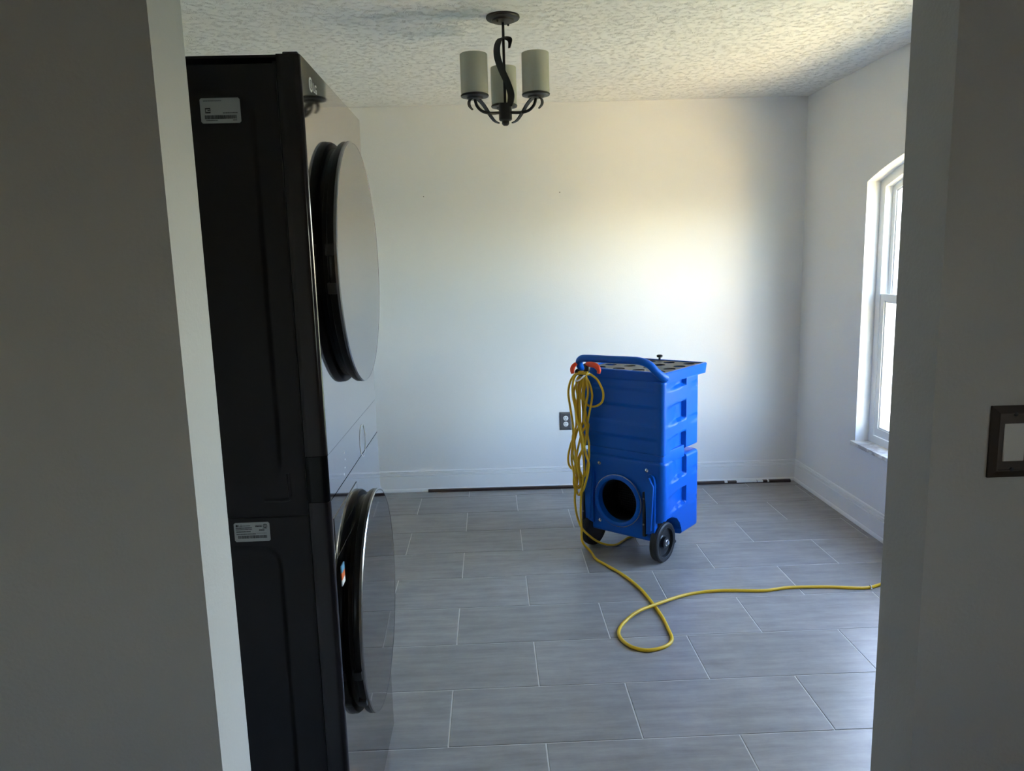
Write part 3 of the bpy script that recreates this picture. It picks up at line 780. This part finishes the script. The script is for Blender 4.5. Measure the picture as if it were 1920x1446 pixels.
# top tray with rim, perforated cover and knob
RD, RY0 = 0.452, 0.010
def ring_rr(bm, W0, D0, r0, W1, D1, r1, z0, z1, y0, flare=0.0):
    po = rrect(W0, D0, r0, 0.05); pi_ = rrect(W1, D1, r1, 0.05)
    n_ = min(len(po), len(pi_)); po, pi_ = po[:n_], pi_[:n_]
    dy = (D0 - D1) / 2
    L = [[bm.verts.new((x - nx * q, y - ny * q + yo, z)) for x, y, nx, ny in pp] for pp, yo, z, q in
         ((po, y0, z0, flare), (po, y0, z1 - 0.004, 0.0), (po, y0, z1, 0.004), (pi_, y0 + dy, z1, 0.0), (pi_, y0 + dy, z0 + 0.012, 0.0))]
    for a, b in zip(L, L[1:]):
        for i in range(n_): bm.faces.new((a[i], a[(i + 1) % n_], b[(i + 1) % n_], b[i]))
    bm.faces.new(L[0]); bm.faces.new(L[-1])
b_ = bmesh.new()
po = rrect(0.482, RD, 0.020, 0.05)
ring_rr(b_, 0.482, RD, 0.020, 0.482 - 0.03, RD - 0.03, 0.012, 0.896, 0.948, RY0, 0.006)
ty = obj('top_tray', b_, 'blue_plastic', DH, True, 35)
# cover: one cell per hole
b_ = bmesh.new()
cw_, cd_ = (0.482 - 0.034) / 4, (RD - 0.034) / 4; hr = 0.030; hc = 24
for i in range(4):
    for j in range(4):
        cx = -(0.482 - 0.034) / 2 + cw_ * (i + 0.5); cy = RY0 + 0.017 + cd_ * (j + 0.5)
        outer, inner, low = [], [], []
        for k in range(hc):
            a = 2 * math.pi * (k + 0.5) / hc; c_, s_ = math.cos(a), math.sin(a)
            q = min(cw_ / 2 / max(abs(c_), 1e-9), cd_ / 2 / max(abs(s_), 1e-9))
            outer.append(b_.verts.new((cx + c_ * q, cy + s_ * q, 0.943)))
            inner.append(b_.verts.new((cx + c_ * hr, cy + s_ * hr, 0.943))); low.append(b_.verts.new((cx + c_ * hr, cy + s_ * hr, 0.939)))
        cor = {}
        for k in range(hc):
            k2 = (k + 1) % hc; vs = [outer[k]]
            a0, a1 = 2 * math.pi * (k + 0.5) / hc, 2 * math.pi * (k + 1.5) / hc
            ca = math.atan2(cd_, cw_)
            for cang, pt in ((ca, (1, 1)), (math.pi - ca, (-1, 1)), (math.pi + ca, (-1, -1)), (2 * math.pi - ca, (1, -1))):
                if a0 < cang < a1 or a0 < cang + 2 * math.pi < a1: vs.append(b_.verts.new((cx + pt[0] * cw_ / 2, cy + pt[1] * cd_ / 2, 0.943)))
            b_.faces.new(vs + [outer[k2], inner[k2], inner[k]]); b_.faces.new((inner[k], inner[k2], low[k2], low[k]))
obj('perforated_cover', b_, 'tray_black', ty, label='black cover with rows of round holes')
b_ = bmesh.new(); bx(b_, -0.223, 0.223, RY0 + 0.02, RY0 + RD - 0.02, 0.908, 0.912); obj('tray_base', b_, 'tray_black', ty)
b_ = bmesh.new(); lathe(b_, [(0.006, 0.943), (0.006, 0.954), (0.015, 0.957), (0.016, 0.966), (0.011, 0.969), (0, 0.970)], 24, T((-0.030, RY0 + RD - 0.012, 0.003))); obj('knob', b_, 'black_plastic', ty, True)
b_ = bmesh.new()
hp = spline([(-0.220, 0.03, 0.925), (-0.224, -0.005, 0.945), (-0.221, -0.028, 0.974), (-0.203, -0.036, 0.995), (-0.165, -0.038, 1.001), (-0.05, -0.038, 1.003), (0.08, -0.038, 1.006), (0.135, -0.036, 1.004), (0.178, -0.030, 0.988), (0.204, -0.018, 0.958), (0.222, 0.004, 0.934), (0.226, 0.03, 0.922)], 6)
tube(b_, hp, lambda t: 0.0185 + 0.004 * (sstep(0.8, 1, t)), 14); obj('handle', b_, 'blue_plastic', DH, True, 60)

# ------------------------------------------------------------------ spring clamp on the handle
EX = Vector((math.cos(DYAW), math.sin(DYAW), 0)); EY = Vector((-math.sin(DYAW), math.cos(DYAW), 0)); DO = Vector((0.6235, 3.5745, 0))
def L2W(x, y, z): return DO + EX * x + EY * y + Vector((0, 0, z))
sc_ = tag(empty('spring_clamp', L2W(-0.15, -0.05, 0.95), DYAW), 'black spring clamp with orange grips on the blue handle', 'clamp')
def cl_(name, bm, mat): 
    bmesh.ops.translate(bm, verts=bm.verts, vec=(0.15, 0.05, -0.95)); return obj(name, bm, mat, sc_, True, 50)
flat = [(-1, -0.45), (1, -0.45), (1, 0.45), (-1, 0.45)]
b_ = bmesh.new(); tube(b_, spline([(-0.160, -0.060, 0.978), (-0.150, -0.062, 0.955), (-0.158, -0.066, 0.935), (-0.185, -0.068, 0.928), (-0.212, -0.066, 0.938)], 6), lambda t: 0.015 - 0.003 * abs(t - 0.4), 10); cl_('clamp_jaw', b_, 'black_plastic')
b_ = bmesh.new(); tube(b_, spline([(-0.152, -0.064, 0.976), (-0.122, -0.066, 0.976), (-0.095, -0.066, 0.970), (-0.080, -0.066, 0.952), (-0.082, -0.066, 0.936)], 6), lambda t: 0.009 + 0.005 * math.sin(math.pi * min(1, t + 0.1)), 10); cl_('clamp_grip', b_, 'orange_plastic')
b_ = bmesh.new(); tube(b_, spline([(-0.222, -0.052, 0.974), (-0.236, -0.058, 0.958), (-0.240, -0.062, 0.940), (-0.236, -0.064, 0.922)], 6), lambda t: 0.008 + 0.004 * math.sin(math.pi * t), 10); cl_('clamp_grip', b_, 'orange_plastic')

# ------------------------------------------------------------------ yellow extension cord
STR = [
(-0.075,[(-0.138,0.936),(-0.181,0.936),(-0.212,0.923),(-0.239,0.892),(-0.254,0.849),(-0.256,0.809),(-0.247,0.757),(-0.236,0.692),(-0.232,0.664),(-0.230,0.625),(-0.223,0.563),(-0.219,0.500),(-0.221,0.430),(-0.229,0.394),(-0.231,0.358),(-0.224,0.327)]),
(-0.085,[(-0.137,0.930),(-0.180,0.929),(-0.208,0.914),(-0.223,0.869),(-0.222,0.811),(-0.210,0.760),(-0.202,0.698),(-0.192,0.674),(-0.170,0.611),(-0.154,0.551),(-0.143,0.510),(-0.132,0.483),(-0.136,0.440),(-0.146,0.396),(-0.163,0.344),(-0.177,0.318)]),
(-0.06,[(-0.160,0.920),(-0.191,0.917),(-0.220,0.871),(-0.230,0.833),(-0.224,0.792),(-0.214,0.745),(-0.210,0.666),(-0.203,0.639),(-0.187,0.576),(-0.178,0.514),(-0.179,0.456),(-0.185,0.398),(-0.189,0.353),(-0.198,0.308),(-0.213,0.299),(-0.228,0.320),(-0.224,0.376),(-0.226,0.449),(-0.241,0.505),(-0.238,0.557),(-0.220,0.629),(-0.203,0.665),(-0.195,0.681),(-0.195,0.773),(-0.195,0.836),(-0.182,0.900),(-0.169,0.919)]),
(-0.05,[(-0.173,0.920),(-0.192,0.887),(-0.196,0.835),(-0.190,0.799),(-0.177,0.747),(-0.167,0.675),(-0.164,0.668),(-0.161,0.628),(-0.170,0.590),(-0.181,0.563),(-0.196,0.532),(-0.212,0.495),(-0.230,0.458),(-0.243,0.415),(-0.245,0.385),(-0.231,0.349),(-0.218,0.331),(-0.205,0.342),(-0.202,0.378),(-0.207,0.406),(-0.220,0.424),(-0.251,0.428),(-0.271,0.443),(-0.283,0.470),(-0.280,0.509),(-0.261,0.558),(-0.238,0.596),(-0.220,0.635),(-0.192,0.666),(-0.187,0.720),(-0.187,0.786),(-0.177,0.865),(-0.170,0.910)]),
(-0.04,[(-0.195,0.927),(-0.168,0.916),(-0.147,0.879),(-0.135,0.828),(-0.134,0.789),(-0.142,0.736),(-0.155,0.682),(-0.156,0.667),(-0.164,0.618),(-0.152,0.576),(-0.147,0.543),(-0.150,0.505),(-0.162,0.472),(-0.173,0.424),(-0.186,0.392),(-0.203,0.419),(-0.212,0.476),(-0.195,0.530),(-0.177,0.573),(-0.187,0.623),(-0.193,0.663),(-0.202,0.690),(-0.213,0.755),(-0.214,0.821),(-0.205,0.874),(-0.189,0.915)]),
(-0.045,[(-0.152,0.923),(-0.140,0.922),(-0.104,0.901),(-0.074,0.868),(-0.060,0.836),(-0.069,0.799),(-0.093,0.776),(-0.126,0.763),(-0.154,0.770),(-0.172,0.797),(-0.178,0.836),(-0.171,0.878),(-0.164,0.909)]),
(-0.068,[(-0.155,0.916),(-0.198,0.910),(-0.208,0.868),(-0.203,0.811),(-0.213,0.768),(-0.220,0.706),(-0.217,0.659),(-0.232,0.609),(-0.238,0.565),(-0.251,0.505),(-0.250,0.459),(-0.235,0.420),(-0.227,0.378),(-0.216,0.342),(-0.202,0.353),(-0.206,0.396),(-0.211,0.439),(-0.213,0.499),(-0.202,0.564),(-0.188,0.620),(-0.164,0.665),(-0.167,0.699),(-0.151,0.779),(-0.144,0.832),(-0.152,0.883),(-0.158,0.913)]),
]
cord = tag(empty('extension_cord', L2W(-0.2, -0.06, 0.0)), 'yellow extension cord coiled on the dehumidifier handle and trailing over the floor', 'cord')
CO = L2W(-0.2, -0.06, 0.0)
def cd(name, bm, mat, label=None):
    bmesh.ops.translate(bm, verts=bm.verts, vec=-CO); return obj(name, bm, mat, cord, True, 60, label)
CRAD = 0.0058
b_ = bmesh.new()
for k, (yo, pts) in enumerate(STR[2:]):
    P = [L2W(x, min(yo, -0.052) + 0.007 * math.sin(i * 1.3 + k * 2.0), z) for i, (x, z) in enumerate(pts)]
    tube(b_, spline(P, 5), CRAD, 8)
cd('hanging_coil', b_, 'yellow_cord')
FZ = CRAD + 0.0005
P = [L2W(x, STR[0][0], z) for x, z in STR[0][1]] + [L2W(-0.231, -0.068, 0.279), L2W(-0.232, -0.062, 0.228), L2W(-0.222, -0.056, 0.165), L2W(-0.197, -0.055, 0.118), L2W(-0.158, -0.045, 0.083), L2W(-0.141, 0.0, 0.044), L2W(-0.117, 0.05, 0.016), L2W(-0.09, 0.10, FZ), L2W(-0.088, 0.16, FZ), L2W(-0.09, 0.22, FZ), L2W(-0.07, 0.27, FZ)]
b_ = bmesh.new(); tube(b_, spline(P, 6), CRAD, 10); cd('cord_tail', b_, 'yellow_cord')
fl = [(0.474, 3.60), (0.493, 3.52), (0.536, 3.434), (0.593, 3.315), (0.639, 3.17), (0.662, 3.027), (0.675, 2.902), (0.676, 2.786), (0.67, 2.70), (0.631, 2.65), (0.561, 2.627), (0.505, 2.656), (0.476, 2.716), (0.475, 2.781), (0.51, 2.855), (0.578, 2.92), (0.683, 2.99), (0.837, 3.091), (0.988, 3.116), (1.174, 3.099), (1.303, 3.12), (1.468, 3.111), (1.625, 3.086), (1.718, 3.116), (1.82, 3.16), (1.93, 3.12)]
P = [L2W(x, STR[1][0], z) for x, z in STR[1][1]] + [L2W(-0.184, -0.083, 0.26), L2W(-0.185, -0.083, 0.20), L2W(-0.180, -0.085, 0.14), L2W(-0.166, -0.100, 0.07)]
for i, (x, y) in enumerate(fl):
    z = FZ + (0.012 if 15 <= i <= 16 else 0.0) + (0.010 if i == 0 else 0)
    P.append(Vector((x, y, z)))
b_ = bmesh.new(); tube(b_, spline(P, 8), lambda t: CRAD + 0.0012 * sstep(0.4, 0.5, t), 10); cd('floor_run', b_, 'yellow_cord')
b_ = bmesh.new(); tube(b_, spline([Vector((1.915, 3.126, 0.013)), Vector((1.935, 3.118, 0.014)), Vector((1.955, 3.110, 0.014)), Vector((1.968, 3.105, 0.014))], 4), lambda t: 0.008 + 0.005 * sstep(0.1, 0.5, t), 12); cd('plug', b_, 'black_plastic')
b_ = bmesh.new(); tube(b_, spline([Vector((1.655, 3.088, 0.006)) + Vector((0.004 * 0, 0.0088 * math.cos(a), 0.0088 * math.sin(a) + 0.002)) for a in [2 * math.pi * i / 12 for i in range(12)]], 2, True), 0.0022, 8, True)
bx(b_, 1.652, 1.658, 3.074, 3.079, 0.0, 0.008, 0.001); cd('cord_clip', b_, 'tie_white')
b_ = bmesh.new(); tube(b_, spline([L2W(-0.150, -0.072, 0.928), L2W(-0.160, -0.098, 0.910), L2W(-0.178, -0.100, 0.897), L2W(-0.198, -0.092, 0.893), L2W(-0.212, -0.06, 0.895), L2W(-0.19, -0.03, 0.905), L2W(-0.155, -0.035, 0.925)], 6, True), 0.0042, 8, True); cd('cable_tie', b_, 'tie_white')

# ------------------------------------------------------------------ dark strip lying along the back wall
def strip_y(x): return yb(x) - 0.018 - 0.010 - (x + 0.44) * 0.0072
bm = bmesh.new(); x0, x1 = -0.443, 1.949
PR = [(-0.009, 0.0), (-0.009, 0.013), (-0.006, 0.0165), (0.009, 0.0175), (0.009, 0.0)]
rg = [[bm.verts.new((x - 0.75, strip_y(x) + a - strip_y(0.75), z)) for a, z in PR] for x in (x0, x1)]
for i in range(5): bm.faces.new((rg[0][i], rg[0][(i + 1) % 5], rg[1][(i + 1) % 5], rg[1][i]))
bm.faces.new(rg[0]); bm.faces.new(rg[1])
ms = obj('moulding_strip', bm, 'dark_wood'); ms.location = (0.75, strip_y(0.75), 0)
tag(ms, 'long dark brown wood moulding strip lying on the floor along back wall', 'moulding')
bm = bmesh.new()
for a, b2, in ((1.512, 1.532), (1.592, 1.725), (1.728, 1.766), (1.795, 1.806)):
    q = [strip_y(x) - strip_y(0.75) for x in (a, b2)]
    vs = [bm.verts.new(p) for p in ((a - .75, q[0] - 0.0096, 0.006), (b2 - .75, q[1] - 0.0096, 0.006), (b2 - .75, q[1] - 0.0096, 0.0132), (a - .75, q[0] - 0.0096, 0.0132), (a - .75, q[0] - 0.0062, 0.0172), (b2 - .75, q[1] - 0.0062, 0.0172), (b2 - .75, q[1] + 0.007, 0.0181), (a - .75, q[0] + 0.007, 0.0181))]
    bm.faces.new((vs[0], vs[1], vs[2], vs[3])); bm.faces.new((vs[3], vs[2], vs[5], vs[4])); bm.faces.new((vs[4], vs[5], vs[6], vs[7]))
obj('sticker', bm, 'paper_white', ms, label='white printed sticker')

# ------------------------------------------------------------------ wall outlet and light switch
def plate(bm, w, h, th, bev):
    """wall plate facing -Y, centred, back at y=0"""
    a, b = (w / 2, h / 2), (w / 2 - bev, h / 2 - bev); c = (b[0] - 0.002, b[1] - 0.002)
    lv = [(a, 0.0), (a, -th * 0.45), (b, -th), (c, -th), ((c[0] - 0.0005, c[1] - 0.0005), -th * 0.82)]
    L = [[bm.verts.new((sx * q[0], y, sz * q[1])) for sx, sz in ((-1, -1), (1, -1), (1, 1), (-1, 1))] for q, y in lv]
    for p, q in zip(L, L[1:]):
        for i in range(4): bm.faces.new((p[i], p[(i + 1) % 4], q[(i + 1) % 4], q[i]))
    bm.faces.new(L[0]); bm.faces.new(L[-1])
ou = tag(empty('wall_outlet', (0.474, yb(0.474), 0.446), -0.015), 'grey metal duplex outlet plate with white sockets on the back wall', 'outlet')
bm = bmesh.new(); plate(bm, 0.080, 0.120, 0.008, 0.010); obj('cover_plate', bm, 'pewter_plate', ou)
for dz in (0.0195, -0.0195):
    bm = bmesh.new(); lathe(bm, [(0.0165, 0.004), (0.0165, 0.0078), (0.015, 0.0088), (0, 0.0088)], 32, T((0, 0, dz)) @ RX90); so = obj('socket', bm, 'paper_white', ou, True)
    bm = bmesh.new()
    for sx, hh in ((-0.0062, 0.009), (0.0062, 0.007)): bx(bm, sx - 0.0011, sx + 0.0011, -0.0092, -0.0086, dz + 0.004 - hh / 2, dz + 0.004 + hh / 2)
    lathe(bm, [(0.0022, 0.0086), (0.0022, 0.0092), (0, 0.0092)], 12, T((0, 0, dz - 0.008)) @ RX90)
    obj('socket_slots', bm, 'ink', so)
bm = bmesh.new(); lathe(bm, [(0.0028, 0.006), (0.0028, 0.008), (0, 0.0085)], 14, RX90); obj('screw', bm, 'pewter_plate', ou, True)

sw = tag(empty('light_switch', (0.812, YF0, 1.1765)), 'dark bronze light switch plate with white rocker on the hall wall', 'light switch')
bm = bmesh.new(); plate(bm, 0.072, 0.115, 0.008, 0.011); obj('cover_plate', bm, 'bronze_plate', sw)
bm = bmesh.new(); prism(bm, [(-0.0035, -0.031), (-0.0095, -0.030), (-0.0078, 0.0), (-0.0068, 0.030), (-0.0035, 0.031)], 'x', -0.0165, 0.0165)
bmesh.ops.bevel(bm, geom=list(bm.edges), offset=0.0008, segments=1, affect='EDGES'); obj('rocker', bm, 'switch_white', sw)
for dz in (0.0445, -0.0445):
    bm = bmesh.new(); lathe(bm, [(0.0035, 0.005), (0.0035, 0.0078), (0.002, 0.0086), (0, 0.0086)], 16, T((0, 0, dz)) @ RX90); obj('screw', bm, 'ink', sw, True)
